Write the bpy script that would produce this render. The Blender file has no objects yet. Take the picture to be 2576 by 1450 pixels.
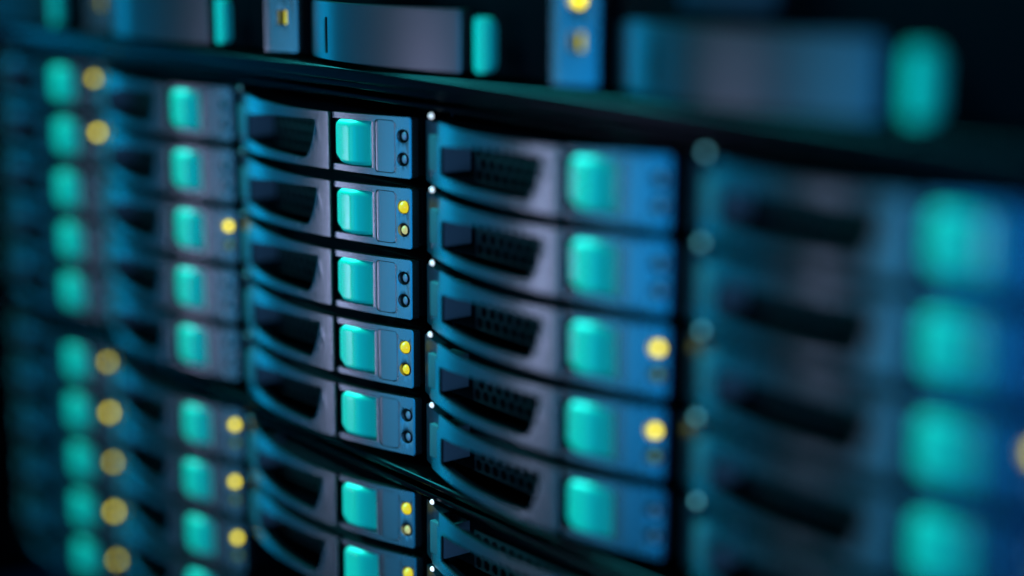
import bpy, bmesh, math, random
from mathutils import Vector, Matrix
from mathutils.geometry import tessellate_polygon
random.seed(4)
S = bpy.context.scene
COL = S.collection
U = 0.11                      # one carrier pitch in metres
V3 = lambda x, y, z: Vector((x, y, z))

# ------------------------------------------------------------------ camera
YAW, PITCH, ROLL = .9156, -.2063, .0051
CAM = V3(5.9209, -2.4706, .5566)
FPX = 4264.4 / 2576
fwd = V3(-math.sin(YAW) * math.cos(PITCH), math.cos(YAW) * math.cos(PITCH), math.sin(PITCH))
rgt = V3(math.cos(YAW), math.sin(YAW), 0)
upv = rgt.cross(fwd)
r2 = math.cos(ROLL) * rgt + math.sin(ROLL) * upv
u2 = -math.sin(ROLL) * rgt + math.cos(ROLL) * upv
cd = bpy.data.cameras.new('camera'); cam = bpy.data.objects.new('camera', cd); COL.objects.link(cam)
m = Matrix((r2, u2, -fwd)).transposed().to_4x4(); m.translation = CAM * U
cam.matrix_world = m
cd.sensor_width = 36; cd.lens = 36 * FPX
cd.clip_start = .01; cd.clip_end = 50
cd.dof.use_dof = True
cd.dof.focus_distance = (V3(2.17, .0, -.35) - CAM).dot(fwd) * U
cd.dof.aperture_fstop = 2.1
S.camera = cam

# ------------------------------------------------------------------ world, light, exposure
W = bpy.data.worlds.new('World'); S.world = W; W.use_nodes = True
W.node_tree.nodes['Background'].inputs[0].default_value = (.0, .3, 1, 1)
W.node_tree.nodes['Background'].inputs[1].default_value = .010
S.view_settings.view_transform = 'Standard'; S.view_settings.look = 'None'
S.view_settings.exposure = 0; S.view_settings.gamma = 1
S.render.engine = 'CYCLES'
S.cycles.use_denoising = True
S.cycles.max_bounces = 6; S.cycles.sample_clamp_indirect = 3

CEN = V3(2.45, 0, -.22) * U
def lamp(name, az, el, wdeg, hdeg, rad, dist=1.7, spread=60, aim=2.45):
    a, e = math.radians(az), math.radians(el)
    p = CEN + dist * V3(-math.sin(a) * math.cos(e), -math.cos(a) * math.cos(e), math.sin(e))
    L = bpy.data.lights.new(name, 'AREA'); L.shape = 'RECTANGLE'
    L.size = 2 * dist * math.tan(math.radians(wdeg / 2)); L.size_y = 2 * dist * math.tan(math.radians(hdeg / 2))
    mx = max(rad); L.color = [c / mx for c in rad]; L.energy = mx * math.pi * L.size * L.size_y
    h = math.radians(spread / 2); L.spread = 2 * h; L.energy *= (math.tan(h) - h) / math.tan(h)
    o = bpy.data.objects.new(name, L); COL.objects.link(o); o.location = p
    o.rotation_euler = (V3(aim * U, 0, CEN.z) - p).to_track_quat('-Z', 'Y').to_euler()
lamp('cyan_lamp',   87,  -4, 15, 42, (.0, 1.6, 3.4), spread=60)
lamp('fill_lamp',   62,  -6, 18, 40, (.0, .12, .32), spread=60)
lamp('tube_lamp',   38, -10, 5.0, 46, (7.0, 8.0, 13.4), spread=12.5, aim=2.1)
lamp('steel_lamp',  18,  -9, 12, 46, (.24, 1.4, 2.6), spread=28, aim=2.3)
lamp('blue_lamp',    4,  -9, 14, 46, (.0, 1.6, 4.4), spread=26, aim=2.6)
lamp('navy_lamp',  -14,  -8, 16, 44, (.0, .26, 1.7), spread=36)
lamp('overhead_lamp', 60, 46, 46, 26, (1.0, 21, 21.5), spread=120)  # added to brighten the teal buttons, placed clear of the silver reflections
lamp('right_lamp', -58, 0, 20, 20, (1.6, 5, 10), spread=90)  # added to light the inner side walls of the handle openings

# ------------------------------------------------------------------ materials
def mat(name, base, rough=.4, metal=0., spec=.5, emit=None, es=0, coat=0, grain=0, gscale=900, mottle=.0):
    M = bpy.data.materials.new(name); M.use_nodes = True
    nt = M.node_tree; b = nt.nodes['Principled BSDF']
    b.inputs['Base Color'].default_value = (*base, 1); b.inputs['Roughness'].default_value = rough
    b.inputs['Metallic'].default_value = metal; b.inputs['Specular IOR Level'].default_value = spec
    b.inputs['Coat Weight'].default_value = coat; b.inputs['Coat Roughness'].default_value = .12
    if emit: b.inputs['Emission Color'].default_value = (*emit, 1); b.inputs['Emission Strength'].default_value = es
    tc = nt.nodes.new('ShaderNodeTexCoord')
    if grain:
        n = nt.nodes.new('ShaderNodeTexNoise'); n.inputs['Scale'].default_value = gscale; n.inputs['Detail'].default_value = 3
        bp = nt.nodes.new('ShaderNodeBump'); bp.inputs['Strength'].default_value = grain; bp.inputs['Distance'].default_value = .0003
        nt.links.new(tc.outputs['Object'], n.inputs['Vector']); nt.links.new(n.outputs['Fac'], bp.inputs['Height'])
        nt.links.new(bp.outputs['Normal'], b.inputs['Normal'])
    if mottle:
        n = nt.nodes.new('ShaderNodeTexNoise'); n.inputs['Scale'].default_value = 160; n.inputs['Detail'].default_value = 5
        r = nt.nodes.new('ShaderNodeMapRange'); r.inputs['To Min'].default_value = rough - mottle; r.inputs['To Max'].default_value = rough + mottle
        nt.links.new(tc.outputs['Object'], n.inputs['Vector']); nt.links.new(n.outputs['Fac'], r.inputs['Value'])
        nt.links.new(r.outputs['Result'], b.inputs['Roughness'])
    return M
SILVER = mat('silver_paint', (.31, .31, .31), .27, .97, mottle=.012)
BEZEL  = mat('satin_bezel', (.23, .20, .21), .30, .97, mottle=.012)
MATTE  = mat('matte_grey', (.15, .16, .19), .5, .2, grain=.2)
CHEEK  = mat('hinge_metal', (.05, .08, .12), .36, .97, mottle=.02)
TEAL   = mat('teal_plastic', (.03, .90, .62), .24, 0, .4, coat=.7, mottle=.03)
TEALDARK = mat('dark_teal_plastic', (.01, .62, .50), .35, 0, .4, mottle=.03)
BLACK  = mat('black_plastic', (.001, .002, .004), .5, 0, .03, mottle=.05)
STEEL  = mat('black_steel', (.015, .016, .020), .23, .97, mottle=.03)
WEB    = mat('mesh_steel', (.034, .034, .036), .6, .0, .1)
LENS   = mat('clear_lens', (.75, .40, .55), .45, .3)
RING   = mat('lamp_socket', (.006, .007, .009), .35)
def glow(name, c, s): return mat(name, (.3, .28, .05), .25, 0, emit=c, es=s)
YEL = {k: glow('yellow_glow_' + k, (1, .80, .005), s) for k, s in dict(near=.72, mid=3.3, far=4.4, faint=2.7).items()}
PALE = glow('pale_glow', (.95, .92, .45), .5)
DIM = glow('dim_glow', (.95, .78, .2), .10)
PIN_GLINT = {k: mat('pin_glint_' + k, (.3, .4, .45), .25, .3, emit=(c3, .86, 1), es=s) for k, s, c3 in (('near', 1.3, .72), ('mid', .9, .25), ('far', .10, .4))}  # glint on the metal pins put in as emission, strength set per column

# ------------------------------------------------------------------ mesh helpers
def finish(bm, name, material, parent=None, sharp=38, bow=None):
    if bow:
        for v in bm.verts: v.co.y += bow(v.co.x)
    bmesh.ops.recalc_face_normals(bm, faces=bm.faces)
    for f in bm.faces: f.smooth = True
    bm.edges.ensure_lookup_table()
    for e in bm.edges:
        if len(e.link_faces) == 2 and e.calc_face_angle(0) > math.radians(sharp): e.smooth = False
    for v in bm.verts: v.co *= U
    me = bpy.data.meshes.new(name); bm.to_mesh(me); bm.free()
    me.materials.append(material)
    o = bpy.data.objects.new(name, me); COL.objects.link(o)
    if parent: o.parent = parent
    return o
def box(x0, x1, y0, y1, z0, z1, bev=0, bm=None, step=0):
    own = bmesh.new()
    bmesh.ops.create_cube(own, size=1)
    for v in own.verts:
        v.co = V3(x0 if v.co.x < 0 else x1, y0 if v.co.y < 0 else y1, z0 if v.co.z < 0 else z1)
    if bev: bmesh.ops.bevel(own, geom=own.edges[:], offset=bev, segments=3, profile=.5, affect='EDGES')
    if step:
        x = x0 + step
        while x < x1 - 1e-4:
            bmesh.ops.bisect_plane(own, geom=own.verts[:] + own.edges[:] + own.faces[:], plane_co=(x, 0, 0), plane_no=(1, 0, 0)); x += step
    if bm is None: return own
    me = bpy.data.meshes.new('t'); own.to_mesh(me); own.free(); bm.from_mesh(me); bpy.data.meshes.remove(me)
    return bm
def rounded(pts, rad, n=5):
    """round the corners of a polygon [(x,z)...]; rad a number or a list"""
    out = []; N = len(pts)
    for i, p in enumerate(pts):
        r = rad[i] if isinstance(rad, (list, tuple)) else rad
        p = Vector(p); a = Vector(pts[i - 1]) - p; b = Vector(pts[(i + 1) % N]) - p
        if r <= 0: out.append(tuple(p)); continue
        k = min(r, a.length * .45, b.length * .45)
        pa, pb = p + a.normalized() * k, p + b.normalized() * k
        for j in range(n + 1):
            t = j / n; out.append(tuple((1 - t) ** 2 * pa + 2 * t * (1 - t) * p + t * t * pb))
    return out
def circle(cx, cz, r, n=24): return [(cx + r * math.cos(2 * math.pi * i / n), cz + r * math.sin(2 * math.pi * i / n)) for i in range(n)]
def panel(outer, holes, y0, depth, bev=.003, step=.02):
    bm = bmesh.new()
    loops = [[V3(x, 0, z) for x, z in l] for l in [outer] + holes]
    vs = [bm.verts.new(V3(c.x, y0, c.z)) for l in loops for c in l]
    flat = [[Vector((c.x, c.z, 0)) for c in l] for l in loops]
    for t in tessellate_polygon(flat):
        try: bm.faces.new([vs[i] for i in t])
        except ValueError: pass
    bmesh.ops.dissolve_limit(bm, angle_limit=.01, verts=[], edges=[e for e in bm.edges if len(e.link_faces) == 2])
    if step:
        x0 = min(p[0] for p in outer); x1 = max(p[0] for p in outer); x = x0 + step * .77
        while x < x1 - 1e-3:
            bmesh.ops.bisect_plane(bm, geom=bm.verts[:] + bm.edges[:] + bm.faces[:], plane_co=(x, 0, 0), plane_no=(1, 0, 0)); x += step
    bmesh.ops.recalc_face_normals(bm, faces=bm.faces)
    r = bmesh.ops.extrude_face_region(bm, geom=bm.faces[:])
    for g in r['geom']:
        if isinstance(g, bmesh.types.BMVert): g.co.y += depth
    bmesh.ops.recalc_face_normals(bm, faces=bm.faces)
    if bev:
        es = [e for e in bm.edges if len(e.link_faces) == 2 and e.calc_face_angle(0) > .9 and all(abs(v.co.y - y0) < 1e-6 for v in e.verts)]
        bmesh.ops.bevel(bm, geom=es, offset=bev, segments=2, profile=.6, affect='EDGES', clamp_overlap=True)
    return bm
def dome(cx, y, cz, r, h, seg=24, rings=6):
    bm = bmesh.new(); prev = None
    for k in range(rings):
        a = math.pi / 2 * k / rings
        ring = [bm.verts.new(V3(cx + r * math.cos(a) * math.cos(t), y - h * math.sin(a), cz + r * math.cos(a) * math.sin(t))) for t in [2 * math.pi * i / seg for i in range(seg)]]
        if prev:
            for i in range(seg): bm.faces.new((prev[i], prev[(i + 1) % seg], ring[(i + 1) % seg], ring[i]))
        prev = ring
    top = bm.verts.new(V3(cx, y - h, cz))
    for i in range(seg): bm.faces.new((prev[i], prev[(i + 1) % seg], top))
    return bm
def thing(name, label, cat, loc, group=None):
    o = bpy.data.objects.new(name, None); COL.objects.link(o); o.location = loc * U; o.empty_display_size = .01
    o['label'] = label; o['category'] = cat
    if group: o['group'] = group
    return o

bow = lambda x: -.062 + .42 * (x + .25) ** 2

# ------------------------------------------------------------------ enclosures and shelf
H, G = .1916, .0762
XL, XR = -.78, 4.30
def enclosure(label, ztop, zbot, dz):
    t = thing('drive_enclosure', label, 'drive enclosure', V3(1.76, 0, zbot), 'drive enclosures')
    L = lambda z: z - zbot
    X0, X1 = XL - 1.76, XR - 1.76
    finish(box(X0, X1, .012, 1.9, L(ztop - .016), L(ztop), .005), 'top_panel', STEEL, t)
    finish(box(X0, X1, -.010, 1.9, L(zbot), L(zbot + .017), .006), 'bottom_panel', STEEL, t)
    finish(box(X0, X1, 1.4, 1.42, L(zbot + .019), L(ztop - .018)), 'back_panel', BLACK, t)
    for c in range(6):
        x = c - .743 - 1.76
        finish(box(x - .006, x + .006, .14, 1.39, L(zbot + .019), L(ztop - .018), .002), 'divider', STEEL, t)
    return t
enclosure('black steel drive enclosure holding the upper five rows of carriers under the shelf', .128, -.892, 0)
enclosure('black steel drive enclosure at the bottom, below the thick dark band', .113 - 1.0342, -.905 - 1.0342, 0)

post = finish(box(-1.05, -.90, -.14, 1.9, -2.2, 1.0, .01), 'shade_post', STEEL)  # added outside the view to shade the leftmost column from the cyan lamp
post['label'] = 'added black steel post outside the view, shading the leftmost carriers'; post['category'] = 'shading post'
sh = thing('equipment_shelf', 'long dark steel shelf edge running under the wide blade modules', 'shelf', V3(1.9, 0, .165))
finish(box(-2.9, 2.6, -.045, 1.9, 0, .036, .007), 'shelf_board', STEEL, sh)
finish(box(-2.9, 2.6, -.018, .04, -.020, -.002, .004), 'front_lip', STEEL, sh)

# ------------------------------------------------------------------ drive carrier prototype
def hexmesh(x0, x1, z0, z1, y, th):
    """thin sheet pierced by hexagonal holes"""
    bm = bmesh.new(); p = .036; R = .0165; rowh = p * .88; k = 0; z = z1 - .022
    web = []
    nx = int((x1 - x0) / p)
    while z > z0 + .015:
        off = 0 if k % 2 == 0 else p / 2
        for i in range(nx):
            cx = x0 + p * (i + .5) + off
            if cx + R > x1: continue
            inner = [(cx + R * .93 * math.sin(a), z + R * 1.0 * math.cos(a)) for a in [math.pi / 3 * j for j in range(6)]]
            web.append(inner)
        z -= rowh; k += 1
    return panel([(x0, z0), (x1, z0), (x1, z1), (x0, z1)], web, y, th, 0, 0)
def button_bm():
    bm = bmesh.new(); nu, nv = 28, 24; grid = []
    for j in range(nv + 1):
        v = -1 + 2 * j / nv; z = .0005 + .0625 * v; row = []
        xl = -.019 + (.034 * max(0, (-v - .52) / .48) ** 1.05 if v < 0 else .012 * max(0, (v - .72) / .28) ** 1.5); xr = .0895
        for i in range(nu + 1):
            s = i / nu; x = xl + (xr - xl) * s; w = (x - .022) / .062
            q = x + .02
            y = -.046 + .10 * q + 1.0 * q * q + 6.7 * max(0, x - .03) ** 2 + 220 * max(0, -q) ** 2
            y += .009 * (max(0, v - .80) / .20) ** 1.6 + .016 * (max(0, -v - .84) / .16) ** 2
            row.append(bm.verts.new(V3(x, y, z)))
        grid.append(row)
    for j in range(nv):
        for i in range(nu): bm.faces.new((grid[j][i], grid[j][i + 1], grid[j + 1][i + 1], grid[j + 1][i]))
    edges = [e for e in bm.edges if len(e.link_faces) == 1]
    r = bmesh.ops.extrude_edge_only(bm, edges=edges)
    for g in r['geom']:
        if isinstance(g, bmesh.types.BMVert): g.co.y += .006
    return bm
LX, LZ = .2025, .031
def make_carrier():
    t = thing('drive_carrier', '', 'drive carrier', V3(0, 0, 0), 'drive carriers in the two enclosures')
    t_parts = {}
    # curved pull handle with its big opening
    outer = rounded([(-.656, -.082), (-.35, -.0815), (-.057, -.080), (-.057, .0775), (-.25, .0755), (-.45, .078), (-.592, .083), (-.598, .040), (-.656, .032)],
                    [.012, 0, .004, .004, 0, 0, .006, .006, .006])
    hole = rounded([(-.575, -.050), (-.40, -.0585), (-.158, -.060), (-.133, -.02), (-.112, .053), (-.35, .045), (-.575, .024)],
                   [.010, .0, .020, .03, .014, .0, .008], 6)
    finish(panel(outer, [hole], 0, .007, .0028, .018), 'handle', SILVER, t, bow=bow)
    ins = rounded([(-.652, -.078), (-.35, -.0775), (-.061, -.076), (-.061, .0735), (-.25, .0715), (-.45, .074), (-.595, .036), (-.652, .028)], .004, 2)
    inh = rounded([(-.605, -.053), (-.40, -.0615), (-.156, -.063), (-.129, -.02), (-.108, .056), (-.35, .048), (-.605, .027)], .010, 3)
    finish(panel(ins, [inh], .0072, .02, 0, .03), 'handle_backing', BLACK, t, bow=bow)
    finish(box(-.640, -.573, -.008, .120, -.044, .046, .001), 'side_wall', MATTE, t)
    ck = rounded([(-.720, -.083), (-.660, -.083), (-.660, .036), (-.602, .044), (-.596, .076), (-.720, .076)], .004, 2)
    finish(panel(ck, [], .007, .03, .003, .03), 'hinge_block', CHEEK, t, bow=bow)
    finish(hexmesh(-.53, -.10, -.068, .036, .058, .004), 'mesh_insert', WEB, t)
    finish(box(-.715, .215, .075, 1.1, -.078, .078, .003), 'tray', BLACK, t)
    # front plate: two rails open to the left, label field and two lamp holes
    pl = rounded([(-.040, .0635), (.103, .0635), (.103, -.062), (-.040, -.062), (-.040, -.0785), (.2285, -.0815), (.2285, .082), (-.040, .0790)],
                 [.002, .002, .002, .002, .002, .009, .009, .002], 4)
    lab = rounded([(.1135, -.071), (.1765, -.071), (.1765, .071), (.1135, .071)], .010, 5)
    labi = rounded([(.1155, -.069), (.1745, -.069), (.1745, .069), (.1155, .069)], .009, 5)
    p = finish(panel(pl, [lab, circle(LX, LZ, .0185), circle(LX, -LZ, .0185)], 0, .022, .0022, .012), 'front_plate', SILVER, t, bow=bow)
    finish(panel(labi, [], .0012, .012, .0012, .012), 'label_field', SILVER, p, bow=bow)
    b = finish(button_bm(), 'release_button', TEAL, t, sharp=55)
    for s in (1, -1):
        y = bow(LX)
        q = box(LX - .0215, LX + .0215, y + .020, y + .03, s * LZ - .024, s * LZ + .024)
        finish(q, 'lamp_socket', RING, p)
    finish(dome(-.645, .004, .0935, .0075, .008, 14, 4), 'hinge_pin', PIN_GLINT['near'], t)
    return t
proto = make_carrier()
yl = bow(LX)
def lens_mesh(r, h, m_, nm):
    o = finish(dome(LX, yl + .005, 0, r, h), nm, m_); me = o.data; bpy.data.objects.remove(o); return me
LM = {'off': lens_mesh(.0112, .003, LENS, 'lens_off'), 'pale': lens_mesh(.0118, .009, PALE, 'lens_pale'), 'dim': lens_mesh(.0118, .008, DIM, 'lens_dim')}
for k in YEL: LM[k] = lens_mesh(*((.0165, .017) if k == 'near' else (.0120, .013)), YEL[k], 'lens_' + k)
LM['core'] = lens_mesh(.0135, .010, YEL['near'], 'lens_core')
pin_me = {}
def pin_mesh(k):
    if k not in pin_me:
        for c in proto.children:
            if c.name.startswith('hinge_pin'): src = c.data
        me = src.copy(); me.materials.clear(); me.materials.append(PIN_GLINT[k]); pin_me[k] = me
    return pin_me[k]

DX = [.045, .003, 0, .0038, .010]; DZ = [.0156, .0029, 0, .0043, .0153]
state = {(2, 1): ('near', 'pale'), (2, 3): ('near', 'core'), (2, 5): ('near', 'pale'), (2, 6): ('near', 'pale'),
         (3, 2): ('mid', 'dim'), (3, 3): ('mid', 'dim'), (1, 2): ('mid', 'dim'), (1, 5): ('mid', 'dim'), (1, 6): ('mid', 'dim'), (1, 7): ('mid', 'dim'),
         (0, 0): ('faint', 'off'), (0, 1): ('far', 'off'), (0, 5): ('faint', 'off'), (0, 6): ('far', 'off'), (0, 7): ('faint', 'off'),
         (0, 8): ('far', 'off'), (0, 9): ('faint', 'off'), (4, 2): ('mid', 'off')}
rows_of = {0: 10, 1: 9, 2: 7, 3: 7, 4: 5}
colname = ['far-left blurred column', 'second column from the left', 'sharply focused middle column', 'column right of the sharp one', 'large blurred column at far right']
ordn = ['top', 'second', 'third', 'fourth', 'fifth']
protoparts = [(ch, list(ch.children)) for ch in list(proto.children)]
firstdone = False
for c in range(5):
    for r in range(rows_of[c]):
        first = not firstdone
        t, st = None, None
        if first: t = proto; firstdone = True
        else: t = proto.copy(); COL.objects.link(t)
        t.location = V3(c + DX[c], 0, -r * H - (G if r >= 5 else 0) + DZ[c]) * U
        t.location += V3(random.uniform(-.0015, .0015), random.uniform(-.003, .003), random.uniform(-.001, .001)) * U
        t.rotation_euler = (0, math.radians(random.uniform(-.12, .12)), math.radians(random.uniform(-.35, .35)))
        st = state.get((c, r), ('off', 'off'))
        txt = 'lamps unlit' if st[0] == 'off' else ('two yellow lamps lit' if st[1] == 'core' else 'yellow lamp lit')
        t['label'] = 'silver carrier, %s, %s row of %s enclosure, %s' % (txt, ordn[r % 5], 'upper' if r < 5 else 'lower', colname[c])
        for ch, subs in protoparts:
            if first: d = ch
            else:
                d = ch.copy(); COL.objects.link(d); d.parent = t
                for s in subs: e = s.copy(); COL.objects.link(e); e.parent = d
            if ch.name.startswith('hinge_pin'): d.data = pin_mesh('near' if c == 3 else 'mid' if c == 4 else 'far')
            if ch.name.startswith('front_plate'):
                for k, s in enumerate((1, -1)):
                    o = bpy.data.objects.new('indicator_lamp', LM[st[k]]); COL.objects.link(o)
                    o.parent = d; o.location = (0, 0, s * LZ * U)
                    if st[k] in YEL or st[k] == 'core': o['label'] = 'lit yellow indicator lamp'

# ------------------------------------------------------------------ wide blade modules above the shelf
def mbow(x):                       # x relative to the teal latch
    a = x + .52
    return -.055 + (.62 * a * a if a < 0 else .27 * a * a)
def module(X, label, plate, lit, first):
    t = thing('blade_module', label, 'blade module', V3(X, 0, .204), 'wide blade modules above the shelf')
    bz = rounded([(-.835, .014), (-.105, .014), (-.105, .168), (-.835, .168)], .010)
    slot = rounded([(-.70, .030), (-.682, .030), (-.682, .128), (-.70, .128)], .003, 2)
    finish(panel(bz, [slot], 0, .03, .006, .02), 'bezel', BEZEL, t, bow=mbow)
    cap = rounded([(-.886, .016), (-.840, .016), (-.840, .160), (-.886, .160)], .006, 3)
    finish(panel(cap, [], .006, .03, .003, .02), 'end_cap', CHEEK, t, bow=mbow)
    finish(box(-.89, .395, .045, 1.7, .008, .50, .004), 'housing', BLACK, t)
    up = rounded([(-.62, .205), (-.36, .205), (-.36, .40), (-.62, .40)], .010)
    finish(panel(up, [], .02, .03, .006, .02), 'upper_grip', CHEEK, t, bow=mbow)
    q = panel(rounded([(-.034, .022), (.034, .022), (.034, .155), (-.034, .155)], .028, 8), [], 0, .02, .010, .02)
    for v in q.verts: v.co.y += -.03 + 8 * v.co.x ** 2
    finish(q, 'release_latch', TEALDARK, t)
    if plate:
        oh = rounded([(.268, .014), (.384, .014), (.384, .420), (.268, .420)], .010)
        sq = [(.312, .092), (.348, .092), (.348, .134), (.312, .134)]
        q = finish(panel(oh, [sq, circle(.335, .207, .022)], -.03, .015, .003, .03), 'indicator_plate', SILVER, t, bow=lambda x: .33 * (x - .247) + .3 * (x - .247) ** 2)
        finish(box(.328, .347, .010, .014, .094, .132), 'window_lamp', YEL['near'], q)
        finish(dome(.335, .006, .207, .015, .014), 'indicator_lamp', YEL['mid'] if lit else LENS, q)
module(.03, 'blurred blade module at the far left end above the shelf', True, False, True)
module(1.285, 'blade module left of centre with a small square lamp window in its plate', True, False, False)
module(2.61, 'blade module right of centre with a round yellow lamp at the frame top', True, True, False)
module(3.935, 'large blurred blade module at the far right above the shelf', False, False, False)
